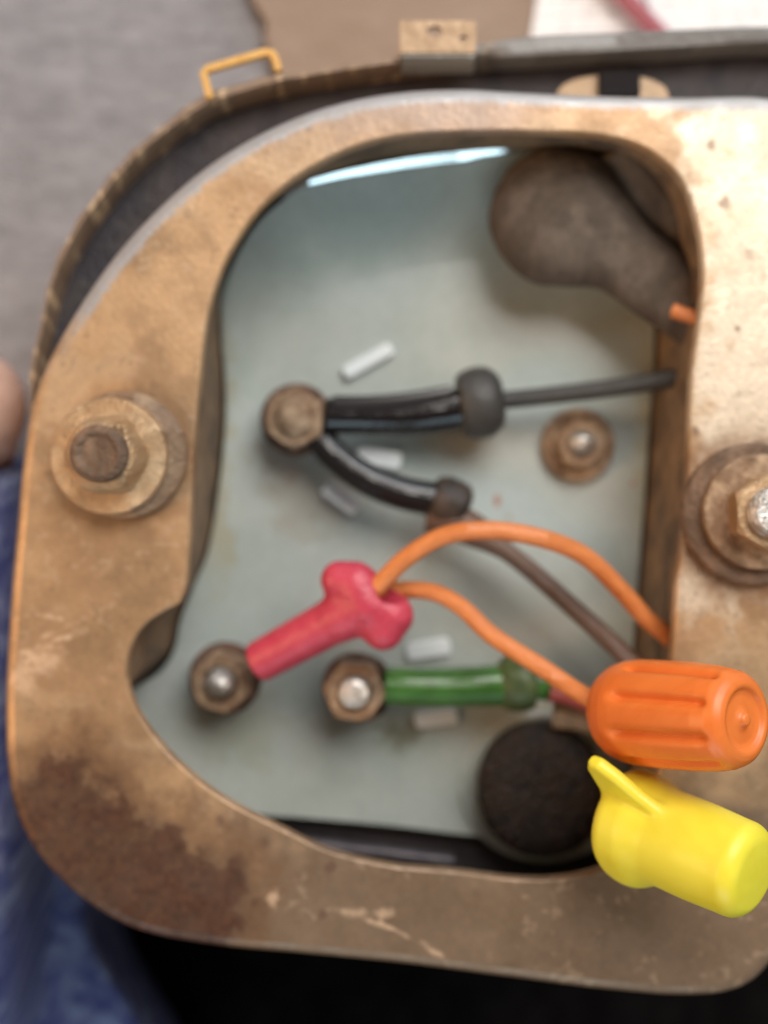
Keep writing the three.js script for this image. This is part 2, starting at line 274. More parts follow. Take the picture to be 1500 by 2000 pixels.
// ---------- the setting ----------
// dark floor of cloth far below, grey table beyond the housing
{
  const rows = []; for (let i = 0; i <= 60; i++) { const r = []; for (let j = 0; j <= 60; j++) { const x = lerp(-0.6, 0.6, j / 60), z = lerp(-0.2, 0.6, i / 60); r.push(V(x, -0.12 + 0.02 * fbm(x * 14, z * 14, 3, 201), z)); } rows.push(r); }
  struct('ground', grid(rows, false, false), M.black_cloth);
  const weave = texture(512, 512, (u, v) => {          // cloth with short horizontal fibres
    const f = per(64), a = hash(Math.floor(u * 128), Math.floor(v * 512), 4), b = tile8(u, v, 211), c = tile24(u * 0.5 % 1, v * 2 % 1, 215);
    return mix3([0.26, 0.252, 0.262], [0.39, 0.38, 0.40], 0.55 * b + 0.45 * c).map((q) => q * (0.82 + 0.18 * a + 0.3 * (c - 0.4)));
  }, { srgb: true });
  const weaveB = texture(512, 512, (u, v) => 0.5 * hash(Math.floor(u * 110), Math.floor(v * 256), 8) + 0.5 * tile24(u * 0.5 % 1, v * 3 % 1, 218));
  const tb = []; const H = (x, z) => -0.048 + 0.0012 * fbm(x * 60, z * 60, 3, 220);
  for (let i = 0; i <= 70; i++) { const r = []; for (let j = 0; j <= 80; j++) { const x = lerp(-0.4, 0.4, j / 80), z = lerp(-0.5, -0.004, i / 70); r.push(V(x, H(x, z), z)); } tb.push(r); }
  tb.push(tb[70].map((p) => V(p.x, p.y - 0.003, p.z + 0.002))); tb.push(tb[70].map((p) => V(p.x, -0.13, p.z + 0.002)));
  struct('table_surface', grid(tb, false, false, (p) => [p.x, p.z + p.y]), mat({ map: metres(weave, 0.05), roughness: 0.9, bumpMap: metres(weaveB, 0.05), bumpScale: 0.0006, sheen: 0.2 }));
}

// ---------- housing ----------
const housing = thing('instrument_housing', 'rusty tan metal housing with a large rounded opening onto a pale inner panel', 'housing', V(0, -0.044, 0));
const outerPx = [[1500, 195], [1330, 193], [1150, 189], [1000, 182], [900, 177], [800, 181], [700, 196], [600, 224], [500, 269], [400, 332], [300, 420], [220, 510], [150, 612], [98, 705], [66, 790], [50, 880], [38, 1000], [28, 1110], [18, 1250], [13, 1370], [16, 1480], [28, 1565], [60, 1640], [110, 1705], [180, 1765], [270, 1813], [420, 1843], [600, 1860], [800, 1880], [1000, 1906], [1200, 1931], [1330, 1940], [1415, 1933], [1465, 1912], [1503, 1872], [1545, 1790], [1600, 1600], [1650, 1300], [1690, 1000], [1700, 600], [1660, 330], [1600, 230]];
const holePx = [[760, 268], [900, 257], [1050, 257], [1180, 265], [1265, 292], [1330, 350], [1361, 430], [1373, 520], [1366, 620], [1352, 720], [1346, 850], [1340, 1000], [1326, 1110], [1316, 1250], [1305, 1350], [1292, 1470], [1270, 1590], [1235, 1655], [1180, 1695], [1100, 1715], [1000, 1716], [900, 1703], [760, 1690], [640, 1661], [560, 1623], [450, 1568], [370, 1510], [305, 1442], [264, 1380], [248, 1320], [256, 1262], [282, 1222], [325, 1192], [352, 1178], [362, 1150], [370, 1060], [378, 900], [386, 790], [400, 650], [420, 560], [457, 479], [513, 401], [590, 338], [674, 294]];
const outer = world2(smoothLoop(outerPx, 300), -1.5), hole = world2(smoothLoop(holePx, 300));
{
  const R = 0.0015, th = 0.0016, rings = [];
  for (let k = 0; k <= 6; k++) { const a = k / 6 * Math.PI / 2; rings.push([offset(outer, -R + Math.sin(a) * R), -R + Math.cos(a) * R]); }
  rings.push([outer, -0.0135]); rings.push([offset(outer, -0.001), -0.0135]);
  const e = 0.00035, inner = [];
  for (let k = 0; k <= 4; k++) { const a = k / 4 * Math.PI / 2; inner.push([offset(hole, e - Math.sin(a) * e), -e + Math.cos(a) * e]); }
  inner.push([hole, -th]); inner.push([offset(hole, 0.003), -th - 0.0001]);
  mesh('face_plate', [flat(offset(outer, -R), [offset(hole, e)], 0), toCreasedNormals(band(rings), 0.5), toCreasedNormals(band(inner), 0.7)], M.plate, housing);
}
const FH = -22;                                           // inner panel height (mm)
const floorPx = [[540, 395], [600, 352], [700, 325], [800, 308], [900, 298], [1040, 291], [1150, 300], [1225, 335], [1262, 410], [1276, 540], [1277, 700], [1266, 850], [1256, 1000], [1244, 1150], [1234, 1300], [1222, 1440], [1212, 1560], [1206, 1664]];
const floorLow = [[1204, 1666], [889, 1628], [760, 1612], [600, 1598], [470, 1587], [330, 1560], [225, 1480], [222, 1390], [262, 1345], [310, 1315], [340, 1272], [352, 1215], [376, 1150], [406, 1080], [430, 940], [442, 800], [436, 660], [434, 560], [462, 486], [500, 427]];
const floorLoop = (() => { const a = new THREE.CatmullRomCurve3(floorPx.map(([x, y]) => V(x, y, 0)), false, 'centripetal').getSpacedPoints(110), b = floorLow.slice(3); const c = new THREE.CatmullRomCurve3([...b, floorPx[0]].map(([x, y]) => V(x, y, 0)), false, 'centripetal').getSpacedPoints(90).slice(0, -1); return [...a.map((p) => [p.x, p.y]), ...floorLow.slice(0, 3), ...c.map((p) => [p.x, p.y])]; })();
const floor2 = world2(floorLoop, FH);
{
  // inner wall: from the underside of the opening down to a little outside the panel
  const wallLow = smoothLoop([[545, 386], [600, 366], [700, 350], [793, 338], [879, 329], [1008, 322], [1119, 316], [1205, 335], [1258, 400], [1282, 520], [1285, 700], [1275, 850], [1264, 1000], [1252, 1150], [1242, 1300], [1232, 1440], [1220, 1560], [1210, 1665], [1186, 1745], [1100, 1775], [1000, 1780], [900, 1770], [700, 1745], [480, 1690], [330, 1600], [215, 1480], [212, 1390], [250, 1338], [300, 1308], [332, 1268], [345, 1212], [370, 1147], [398, 1080], [422, 940], [433, 800], [427, 660], [425, 560], [453, 482], [492, 422]], 300);
  const low = world2(wallLow, FH), c = [0.002, -0.001];
  const byAngle = (l) => { const a = l.map(([x, y]) => [Math.atan2(y - c[1], x - c[0]), x, y]).sort((p, q) => p[0] - q[0]); return (t) => { let i = a.findIndex((p) => p[0] > t); const q = a[i < 0 ? 0 : i], p = a[(i < 0 ? 0 : i) === 0 ? a.length - 1 : i - 1]; let d = q[0] - p[0]; if (d <= 0) d += 2 * Math.PI; let u = t - p[0]; if (u < 0) u += 2 * Math.PI; u = clamp(u / d); return [lerp(p[1], q[1], u), lerp(p[2], q[2], u)]; }; };
  const top = offset(hole, 0.0012), fa = byAngle(top), fb = byAngle(low), rows = [];
  const ths = Array.from({ length: 320 }, (_, i) => -Math.PI + (i + 0.5) / 320 * 2 * Math.PI);
  const jt = [fa, fb].map((f) => ths.map(f));
  for (let k = 0; k <= 10; k++) { const u = k / 10; rows.push(ths.map((t, i) => { const [x, z] = [lerp(jt[0][i][0], jt[1][i][0], u), lerp(jt[0][i][1], jt[1][i][1], u)]; return V(x, lerp(-0.0018, -0.0262, u), z); })); }
  mesh('inner_wall', grid(rows, false, true, (p) => [p.x + p.z, p.y]), M.wall, housing);
  mesh('back_plate', flat(offset(low, 0.004), [], -0.026), M.channel, housing);
  // flange, outer lip and body below
  const lipOut = [[1500, 49], [1350, 54], [1200, 61], [1045, 68], [930, 84], [790, 108], [650, 127], [560, 139], [470, 160], [395, 188], [300, 255], [235, 315], [185, 378], [140, 445], [100, 530], [74, 640], [58, 745], [60, 900], [70, 1200], [90, 1500], [200, 1680], [500, 1780], [1000, 1830], [1400, 1850], [1550, 1500], [1690, 900], [1800, 300], [1720, 60]];
  const lipIn = [[1500, 79], [1350, 87], [1200, 96], [1045, 105], [930, 110], [790, 124], [650, 143], [568, 157], [476, 180], [402, 208], [308, 273], [245, 331], [196, 391], [151, 455], [110, 538], [83, 645], [66, 748], [70, 900], [82, 1200], [102, 1496], [211, 1669], [504, 1766], [1000, 1814], [1392, 1834], [1536, 1496], [1674, 900], [1778, 310], [1706, 92]];
  const n = 420, A = world2(smoothLoop(lipOut, n), -9), B = world2(smoothLoop(lipIn, n), -9);
  const fb2 = byAngle(B), al = A.map(([x, y]) => fb2(Math.atan2(y - c[1], x - c[0])));
  const rough = A.map(([x, z], i) => { const [px] = toPx(x, z, -9); const k = step(960, 800, px); return k; });
  const A2 = A.map((p, i) => { const q = offset(A, (fbm(p[0] * 420, p[1] * 420, 3, 301) - 0.5) * 0.0007 * rough[i])[i]; return q; });
  const yTop = A2.map((p, i) => -0.009 + (fbm(p[0] * 380, p[1] * 380, 3, 305) - 0.5) * 0.0008 * rough[i]);
  const ring = (f) => A2.map((p, i) => f(p, al[i], i));
  const lip = grid([
    ring((a, b, i) => V(b[0], -0.0145, b[1])), ring((a, b, i) => V(b[0], yTop[i] - 0.0004, b[1])), ring((a, b, i) => V(lerp(b[0], a[0], 0.2), yTop[i], lerp(b[1], a[1], 0.2))),
    ring((a, b, i) => V(lerp(b[0], a[0], 0.8), yTop[i], lerp(b[1], a[1], 0.8))), ring((a, b, i) => V(a[0], yTop[i] - 0.0005, a[1])), ring((a, b, i) => V(a[0], -0.044, a[1])),
  ], false, true, (p) => [p.x, p.z + p.y * 0.3]);
  const lipTex = texture(512, 512, (u, v) => { const x = 750 + (u - 0.5) * 0.14 * 16000 / 1.067, y = 1000 + (v - 0.5) * 0.14 * 16000 / 1.067; const k = step(860, 980, x + (fbm(x / 40, y / 40, 3, 311) - 0.5) * 150), n2 = fbm(x / 14, y / 14, 3, 315); const r = mix3([0.19, 0.128, 0.086], [0.30, 0.205, 0.135], n2); const w = step(0.60, 0.72, fbm(x / 16, y / 16, 2, 318)); return mix3(mix3(r, [0.62, 0.44, 0.26], w * 0.8), mix3([0.22, 0.215, 0.21], [0.28, 0.275, 0.265], n2), k); }, { srgb: true });
  lipTex.repeat.set(1 / 0.14, 1 / 0.14); lipTex.offset.set(0.5, 0.5);
  mesh('outer_rim', toCreasedNormals(lip, 0.8), mat({ map: lipTex, roughness: 0.5, bumpMap: grain, bumpScale: 0.0001, metalness: 0.1 }), housing);
  mesh('rim_channel', [flat(B, [offset(outer, -0.003)], -0.0142)], M.channel, housing);
}
{
  // pale inner panel, its upper lip strip shaped to mirror the back window, the shelf at its foot
  const th = 0.0014, b = band([[floor2, FH / 1000], [offset(floor2, 0.0001), FH / 1000 - 0.0003], [offset(floor2, 0.0001), FH / 1000 - th]]);
  const panel = mesh('inner_panel', [flat(floor2, [], FH / 1000), toCreasedNormals(b, 0.5)], M.floor, housing);
  const flPx = [[438, 700, -21.9], [436, 620, -21.6], [446, 545, -20.5], [472, 482, -18], [510, 428, -15], [556, 388, -13], [600, 362, -13], [650, 346, -13], [700, 334, -13], [800, 315, -13], [900, 303, -13], [975, 297, -13], [1052, 293, -13]];
  const flC = new THREE.CatmullRomCurve3(flPx.map((q) => P(...q)), false, 'centripetal'), lr = [], lipPts = flPx.slice(5).map((q) => P(...q));
  for (let i = 0; i <= 90; i++) { const t = i / 90, o = flC.getPointAt(t), r = [], T = flC.getTangentAt(t), L = Math.hypot(T.x, T.z), nx = -T.z / L, nz = T.x / L, H = o.y - FH / 1000, dd = 0.0005 + 0.0095 * clamp(H / 0.009) * step(1.02, 0.86, t) + 0.002;
    for (let q = 0; q <= 14; q++) { const u = q / 14; r.push(V(o.x + nx * dd * u, FH / 1000 + 0.00006 + (H - 0.0004) * (1 - u) ** 2.6, o.z + nz * dd * u)); } lr.push(r); }
  const back = lr.map((r) => [V(r[0].x, r[0].y, r[0].z), V(r[0].x - 0.0004, -0.0225, r[0].z - 0.001)]);
  mesh('panel_flare', [grid(lr, false, false), grid(back, false, false)], M.flare, panel);
  const lipC = new THREE.CatmullRomCurve3(lipPts, false, 'centripetal'), strip = rng((t) => { const o = lipC.getPointAt(t), T = lipC.getTangentAt(t), L = Math.hypot(T.x, T.z), nx = -T.z / L, nz = T.x / L, w = Math.min(1, 0.12 + 2.6 * t, 0.15 + 3 * (1 - t)) * (0.9 + 0.2 * noise(t * 14, 2, 77)), r = [];
    for (let q = 0; q <= 10; q++) { const a = (29 + 17 * q / 10) * Math.PI / 180, a0 = 29 * Math.PI / 180, R = 0.0036 * w; r.push(V(o.x + nx * ((Math.sin(a) - Math.sin(a0)) * R - 0.0002), o.y + 0.0006 + (Math.cos(a) - Math.cos(a0)) * R, o.z + nz * ((Math.sin(a) - Math.sin(a0)) * R - 0.0002))); }
    const e = r[10], f = r[0]; r.push(V(e.x, e.y - 0.0006, e.z)); r.unshift(V(f.x, f.y - 0.0006, f.z)); return r; }, 60);
  mesh('highlight_lip', toCreasedNormals(grid(strip, false, false), 0.5), M.lip, panel);  // metal strip angled so that it carries the highlight
  mesh('foot_rail', sweep([[560, 1640], [700, 1656], [800, 1668], [884, 1678]].map(([x, y]) => P(x, y, -21.2)), (t, a) => 0.00085 * (1 + 0.25 * Math.cos(2 * a)), { seg: 16, steps: 24 }), M.ridge, housing);
  // raised pad that the plug sits in
  const padPx = Array.from({ length: 96 }, (_, i) => [1066 + 166 * Math.cos(i / 48 * Math.PI), 1538 + 142 * Math.sin(i / 48 * Math.PI)]), pad = world2(padPx, FH + 0.5);
  mesh('plug_pad', [flat(pad, [], (FH + 0.5) / 1000), toCreasedNormals(band([[pad, (FH + 0.5) / 1000], [offset(pad, 0.0004), (FH + 0.2) / 1000], [offset(pad, 0.0006), (FH - 1.2) / 1000]]), 0.5)], M.floor, panel);
  // moulded ribs beside the terminals
  const ribs = [[[672, 730], [765, 678], 26, 1.3], [[698, 886], [784, 901], 34, 3.4], [[634, 948], [699, 995], 34, 3.0], [[794, 1275], [880, 1262], 34, 0.9], [[810, 1409], [894, 1398], 30, 0.9]];
  for (const [a, b, w, h] of ribs) {
    const y = FH + h, A = P(...a, y), B = P(...b, y), d = B.clone().sub(A), L = d.length(), W = w / 16000 * (D - y / 1000) / D;
    const s = new THREE.Shape(), r = W * 0.36, x0 = 0, x1 = L, y0 = -W / 2, y1 = W / 2;
    s.moveTo(x0 + r, y0); s.lineTo(x1 - r, y0); s.quadraticCurveTo(x1, y0, x1, y0 + r); s.lineTo(x1, y1 - r); s.quadraticCurveTo(x1, y1, x1 - r, y1); s.lineTo(x0 + r, y1); s.quadraticCurveTo(x0, y1, x0, y1 - r); s.lineTo(x0, y0 + r); s.quadraticCurveTo(x0, y0, x0 + r, y0);
    const g = new THREE.ExtrudeGeometry(s, { depth: h / 1000 - 0.0002, bevelEnabled: true, bevelThickness: 0.0002, bevelSize: 0.0002, bevelOffset: -0.0002, bevelSegments: 3, curveSegments: 6 });
    g.rotateX(-Math.PI / 2); g.rotateY(-Math.atan2(d.z, d.x)); g.translate(A.x, FH / 1000, A.z);
    mesh('rib', g, M.rib, panel);
  }
}
const hexMod = (R, ch) => (s, a, r) => { const k = ((a % (Math.PI / 3)) + Math.PI / 3) % (Math.PI / 3) - Math.PI / 6, h = R * Math.cos(Math.PI / 6) / Math.cos(k); return r < R * 0.8 ? r : Math.min(h, ch ? r : h); };
const UP = V(0, 1, 0);
function nutGeo(c, R, h, turn = 0) { // c: foot centre
  const e = R * 0.14; const prof = [[0, 0.001], [0, R * 0.9], [e, R * 1.02], [h - e, R * 1.02], [h, R * 0.86], [h, R * 0.55]];
  const fine = []; for (let i = 0; i < prof.length - 1; i++) for (let k = 0; k < 4; k++) fine.push([lerp(prof[i][0], prof[i + 1][0], k / 4), lerp(prof[i][1], prof[i + 1][1], k / 4)]); fine.push(prof[prof.length - 1]);
  const g = turned(V(0, 0, 0), UP, fine, { seg: 96, mod: (s, a, r) => { const k = ((a + turn) % (Math.PI / 3) + Math.PI / 3) % (Math.PI / 3) - Math.PI / 6; return Math.min(r, R * Math.cos(Math.PI / 6) / Math.cos(k)); }, crease: 0.35 });
  g.translate(c.x, c.y, c.z); return g;
}
// studs on the inner panel: the nut's top is put where the photograph shows it
function stud(px, py, { R, top, h, sr, sh, mats, turn = 0, washer, dome = 0.5, label }) {
  const c = P(px, py, top), foot = V(c.x, FH / 1000, c.z), nutFoot = V(c.x, (top - h) / 1000, c.z);
  const g = new THREE.Group(); g.name = 'terminal_stud'; g.position.copy(foot).sub(V(0, -0.044, 0)); housing.add(g); g.updateMatrixWorld(true); if (label) g.userData.label = label;
  const thread = (s, a, r) => r > sr * 0.99 ? r * (1 + 0.05 * Math.sin(s * 9 + a)) : r;
  const L = top + sh - FH, prof = []; for (let i = 0; i <= 60; i++) prof.push([i / 60 * (L - dome), sr]);
  for (let i = 1; i <= 6; i++) { const a = i / 6 * Math.PI / 2; prof.push([L - dome + Math.sin(a) * dome, sr * Math.cos(a) * 0.98]); }
  mesh('stud', turned(foot, UP, prof, { seg: 28, mod: thread, crease: 0.9 }), mats[0], g);
  mesh('nut', nutGeo(nutFoot, R, h, turn), mats[1], g);
  if (washer) mesh('washer', turned(V(c.x, nutFoot.y - washer[1] / 1000, c.z), UP, rounded([[0, 0.01], [0, washer[0]], [washer[1], washer[0]], [washer[1], R * 0.5]], 0.25), { crease: 0.9 }), mats[2], g);
  return { c, g };
}
stud(430, 1335, { R: 4.3, top: -12.5, h: 4.2, sr: 2.0, sh: 2.2, mats: [M.steel, M.rust, M.darkRust], turn: 0.35, washer: [5.0, 1.2], dome: 1.5 });
stud(692, 1352, { R: 4.3, top: -11.5, h: 4.6, sr: 2.1, sh: 2.4, mats: [M.steel, M.rust, M.darkRust], turn: 0.1, washer: [4.6, 1.2], dome: 1.6 });
stud(575, 815, { R: 4.3, top: -13, h: 3.6, sr: 2.6, sh: 1.6, mats: [M.rust, M.rust, M.darkRust], turn: 0.6, washer: [5.0, 1.2], dome: 1.3 });
stud(1137, 866, { R: 3.5, top: -17.5, h: 3.0, sr: 1.7, sh: 2.0, mats: [M.steel, M.rust, M.rust], turn: 0.2, washer: [5.2, 1.0], dome: 1.0 });
// bolts through the face plate
function plateBolt(px, py, { seatR, washR, R, mats, turn, dx, dy, hollow }) {
  const c = P(px, py, 0), g = new THREE.Group(); g.name = 'mounting_bolt'; g.position.copy(c).sub(V(0, -0.044, 0)); housing.add(g); g.updateMatrixWorld(true);
  mesh('rubber_seat', turned(V(c.x + dx, -0.0004, c.z + dy), UP, rounded([[0, 0.01], [0, seatR], [2.0, seatR], [2.4, seatR - 0.5], [2.4, 1]], 0.5), { seg: 72, crease: 0.9 }), mats[0], g);
  mesh('washer', turned(V(c.x, 0.002, c.z), UP, rounded([[0, 0.01], [0, washR], [1.7, washR], [1.7, 1]], 0.7, 5), { seg: 72, crease: 0.9 }), mats[1], g);
  if (hollow) mesh('nut', turned(V(c.x, 0.0036, c.z), UP, rounded([[0, 0.01], [0, R + 0.1], [1.6, R], [3.2, R * 0.86], [3.5, R * 0.6]], 0.7, 5), { seg: 60, mod: (s, a, r) => r * (1 + 0.035 * Math.cos(6 * a)), crease: 0.9 }), mats[2], g);
  else mesh('nut', nutGeo(V(c.x, 0.0037, c.z), R, 3.4, turn), mats[2], g);
  const sr = R * (hollow ? 0.68 : 0.62), prof = []; for (let i = 0; i <= 40; i++) prof.push([i / 40 * 8, sr]);
  prof.push([8.4, sr * 0.82]); prof.push([8.4, hollow ? sr * 0.75 : 0.3]); if (hollow) { prof.push([8.0, sr * 0.6]); } prof.push([hollow ? 7.9 : 8.5, 0.001]);
  mesh('stud', turned(V(c.x, 0.0005, c.z), UP, prof, { seg: 36, mod: (s, a, r) => r === sr ? r * (1 + 0.045 * Math.sin(s * 8 + a)) : r, crease: 0.9 }), mats[3], g);
}
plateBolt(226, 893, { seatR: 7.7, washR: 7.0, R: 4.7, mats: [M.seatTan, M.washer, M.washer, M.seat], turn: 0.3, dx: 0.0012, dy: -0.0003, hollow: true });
plateBolt(1468, 1000, { seatR: 8.6, washR: 6.9, R: 4.6, mats: [M.seat, M.rust, M.washer, M.steel], turn: 0.5, dx: -0.0002, dy: 0.0002 });
// bits fixed along the rim
{
  const y = -7.6, A = P(780, 40, y), w = P(930, 40, y).x - A.x, z0 = A.z, z1 = P(780, 104, y).z, t = 0.0007;
  const s = new THREE.Shape([[0, 0], [w, 0], [w, z1 - z0], [0, z1 - z0]].map(([x, z]) => new THREE.Vector2(x, -z)));
  const holeAt = (x, z, a, b) => { const h = new THREE.Path(); h.absellipse(x, -z, a, b, 0, Math.PI * 2, true); s.holes.push(h); };
  holeAt(w * 0.46, (z1 - z0) * 0.33, 0.0011, 0.0008); holeAt(w * 0.83, (z1 - z0) * 0.55, 0.0006, 0.0005);
  const g = new THREE.ExtrudeGeometry(s, { depth: t, bevelEnabled: true, bevelThickness: 0.0001, bevelSize: 0.0001, bevelOffset: -0.0001, bevelSegments: 2, curveSegments: 14 }); g.rotateX(-Math.PI / 2); g.translate(A.x, y / 1000 - t, z0);
  const br = mesh('clip_bracket', g, M.clip, housing); br.userData.label = 'tan clip with two holes over the rim';
  const leg = []; for (const [u, v] of [[0, 0], [0.25, 0.0001], [0.6, 0.0009], [1, 0.0028]]) { const q = lerp(z1 + 0.00005, P(780, 143, -11).z, u); leg.push([q, y / 1000 - 0.0001 - v]); }
  const rowsT = leg.map(([z, yy]) => [V(A.x + 0.0003, yy, z), V(A.x + w - 0.0001, yy, z)]), rowsB = leg.map(([z, yy]) => [V(A.x + 0.0003, yy - t, z), V(A.x + w - 0.0001, yy - t, z)]).reverse();
  mesh('clip_leg', toCreasedNormals(grid([...rowsT, ...rowsB, rowsT[0]], false, false), 0.6), mat({ color: rgb(0.46, 0.47, 0.46), roughness: 0.35, metalness: 0.4, bumpMap: grain, bumpScale: 0.0001 }), br);
  // dark holes' bottom is the rim itself; slotted tab in the channel
  const tc = P(1197, 196, -12.6), tg = turned(V(tc.x, -0.0142, tc.z), UP, rounded([[0, 0.01], [0, 1], [1.6, 1], [1.6, 0.01]], 0.15), { seg: 72, mod: (q, a, r) => r * 1 / Math.pow(Math.pow(Math.abs(Math.cos(a)) / 7.55, 2.6) + Math.pow(Math.abs(Math.sin(a)) / 3.4, 2.6), 1 / 2.6), crease: 0.8 });
  const tab = mesh('channel_tab', tg, M.clip, housing);
  const pg = new THREE.BoxGeometry(0.0052, 0.0016, 0.0032); const pc = P(1210, 166, -11.6); pg.translate(pc.x, -0.0118, pc.z);
  mesh('tab_block', pg, M.channel, tab);
  // ochre wire loop outside the rim
  const yl = -8.5, stroke = [[410, 192], [397, 142], [404, 134], [518, 101], [530, 103], [536, 110], [544, 138]].map(([x, yy]) => P(x, yy, yl));
  const path = new THREE.CurvePath(); for (let i = 0; i < stroke.length - 1; i++) path.add(new THREE.LineCurve3(stroke[i], stroke[i + 1]));
  const L2 = stroke.map((p) => [p.x, p.z]), wS = 0.00048, side = (k) => L2.map((p, i) => { const a = L2[Math.max(0, i - 1)], b = L2[Math.min(L2.length - 1, i + 1)], tx = b[0] - a[0], tz = b[1] - a[1], q = Math.hypot(tx, tz); return [p[0] - tz / q * k, p[1] + tx / q * k]; });
  const sh = new THREE.Shape([...side(wS), ...side(-wS).reverse()].map(([x, z]) => new THREE.Vector2(x, -z)));
  const lg = new THREE.ExtrudeGeometry(sh, { depth: 0.0008, bevelEnabled: true, bevelThickness: 0.00015, bevelSize: 0.00015, bevelOffset: -0.00015, bevelSegments: 2 }); lg.rotateX(-Math.PI / 2); lg.translate(0, yl / 1000 - 0.0008, 0);
  mesh('wire_loop', lg, M.brass, housing).userData.label = 'ochre square loop standing out from the rim';
}

// ---------- things inside ----------
{ // dark rubber plug
  const c = P(1062, 1548, -15), o = thing('rubber_plug', 'large dark brown rubber plug in the lower right corner of the pale panel', 'plug', V(c.x, (FH + 0.5) / 1000, c.z));
  const prof = [[0, 0.01], [0, 8.4], [2.5, 8.95], [5.2, 9.0]]; for (let i = 1; i <= 14; i++) { const a = i / 14 * Math.PI / 2; prof.push([5.2 + Math.sin(a) * 1.9, 9.0 * Math.pow(Math.cos(a), 0.55)]); }
  const g = turned(V(c.x, (FH + 0.5) / 1000, c.z), UP, prof, { seg: 80, mod: (s, a, r) => r * (0.97 + 0.05 * Math.abs(Math.sin(a)) ) });
  const fine = mesh('plug_cap', jitter(g, 0.0001, 700, 401), M.rubber, o);
}
{ // cable boot at the upper right with an orange wire leaving it
  const o = thing('cable_boot', 'bulbous grey brown rubber boot in the upper right of the opening', 'cable boot', P(1085, 415, FH));
  const pts = [P(966, 372, -13), P(1070, 418, -13), P(1180, 478, -12), P(1320, 580, -11), P(1400, 640, -11)];
  const r = (t, a) => (1 - 0.38 * Math.cos(a) ** 2) * r0(t), r0 = (t) => t < 0.27 ? 0.0092 * Math.sqrt(Math.max(0.0004, 1 - ((0.27 - t) / 0.27) ** 2)) : lerp(0.0092, 0.0050, step(0.28, 0.6, t)) * (1 - 0.06 * step(0.6, 1, t));
  mesh('boot_body', jitter(sweep(pts, r, { seg: 40, steps: 60 }), 0.0003, 260, 411), M.brownRubber, o);
  mesh('boot_collar', jitter(sweep([P(1205, 300, -14), P(1255, 380, -14), P(1318, 440, -14), P(1370, 500, -14)], (t) => 0.0048 * (1 - 0.2 * t), { seg: 24, steps: 20 }), 0.0002, 300, 415), M.brownRubber, o);
  mesh('wire', sweep([P(1314, 606, -6), P(1334, 613, -5.5), P(1362, 620, -5), P(1420, 626, -6)], () => 0.00095, { seg: 16, steps: 16 }), M.orangeWire, o).userData.label = 'short orange wire end beside the boot';
}
{ // black lead with a flanged insulator to the right
  const o = thing('black_lead', 'dark grey wire running right from the upper left stud through a black insulator', 'wire', P(575, 815, FH));
  mesh('ring_terminal', [turned(P(577, 818, -18.2), UP, rounded([[0, 1], [0, 4.8], [0.8, 4.8], [0.8, 1]], 0.2), { crease: 0.8 })], M.darkRust, o);
  const h = -15.5;
  mesh('insulator', sweep([P(640, 812, h), P(700, 812, h), P(800, 812, h), P(905, 797, h)], (t, a) => lerp(0.00245, 0.0029, t) * (1 + 0.12 * Math.max(0, Math.cos(a))), { seg: 32, steps: 30 }), M.black, o);
  const fl = turned(P(893, 793, h), P(975, 782, h).sub(P(893, 793, h)), rounded([[0, 2.8], [0.4, 4.3], [2.4, 5.0], [4.6, 4.8], [6.2, 3.4], [6.4, 0.01]], 0.9, 6), { seg: 48, crease: 0.8 });
  mesh('flange', fl, M.greyWire, o);
  mesh('insulator_strap', sweep([P(652, 790, -13.4), P(720, 790, -12.8), P(800, 783, -12.8), P(880, 770, -13.2)], (t, a) => 0.0012 * (1 - 0.45 * Math.abs(Math.cos(a))), { seg: 20, steps: 20 }), mat({ color: rgb(0.024, 0.022, 0.023), roughness: 0.2, clearcoat: 0.5, clearcoatRoughness: 0.15 }), o);
  mesh('wire', sweep([P(960, 784, h), P(1080, 772, -15), P(1200, 757, -14), P(1300, 741, -13), P(1420, 722, -12)], () => 0.00122, { seg: 20, steps: 50 }), M.greyWire, o);
}
{ // brown lead curving down to the right
  const o = thing('brown_lead', 'brown wire curving down right from the upper left stud through a glossy black sleeve', 'wire', P(580, 830, FH));
  const h = -15;
  mesh('ring_terminal', [turned(P(577, 818, -17.2), UP, rounded([[0, 1], [0, 4.7], [0.8, 4.7], [0.8, 1]], 0.2), { crease: 0.8 })], M.darkRust, o);
  mesh('sleeve', sweep([P(622, 854, -16), P(660, 895, -14.8), P(714, 934, -14.2), P(782, 962, -14), P(852, 976, -14.5)], (t, a) => 0.00218 * (0.96 + 0.12 * t), { seg: 32, steps: 40 }), M.black, o);
  mesh('flange', jitter(turned(P(842, 972, h), P(920, 998, h).sub(P(842, 972, h)), rounded([[0, 2.2], [0.4, 3.2], [2.0, 3.5], [4.6, 3.2], [5.4, 2.0], [5.4, 0.01]], 0.5), { seg: 40, crease: 0.8 }), 0.0002, 400, 421), mat({ map: metres(blotchT([0.03, 0.021, 0.016], [0.065, 0.042, 0.03], 425, 0.5), 0.012), roughness: 0.6 }), o);
  mesh('wire', sweep([P(838, 1005, -15), P(905, 1026, -14.5), P(1000, 1085, -13.5), P(1120, 1188, -11), P(1225, 1285, -8.5), P(1330, 1390, -6)], (t) => t < 0.12 ? 0.0024 : lerp(0.0024, 0.00126, step(0.12, 0.3, t)), { seg: 20, steps: 60 }), M.brownWire, o);
}
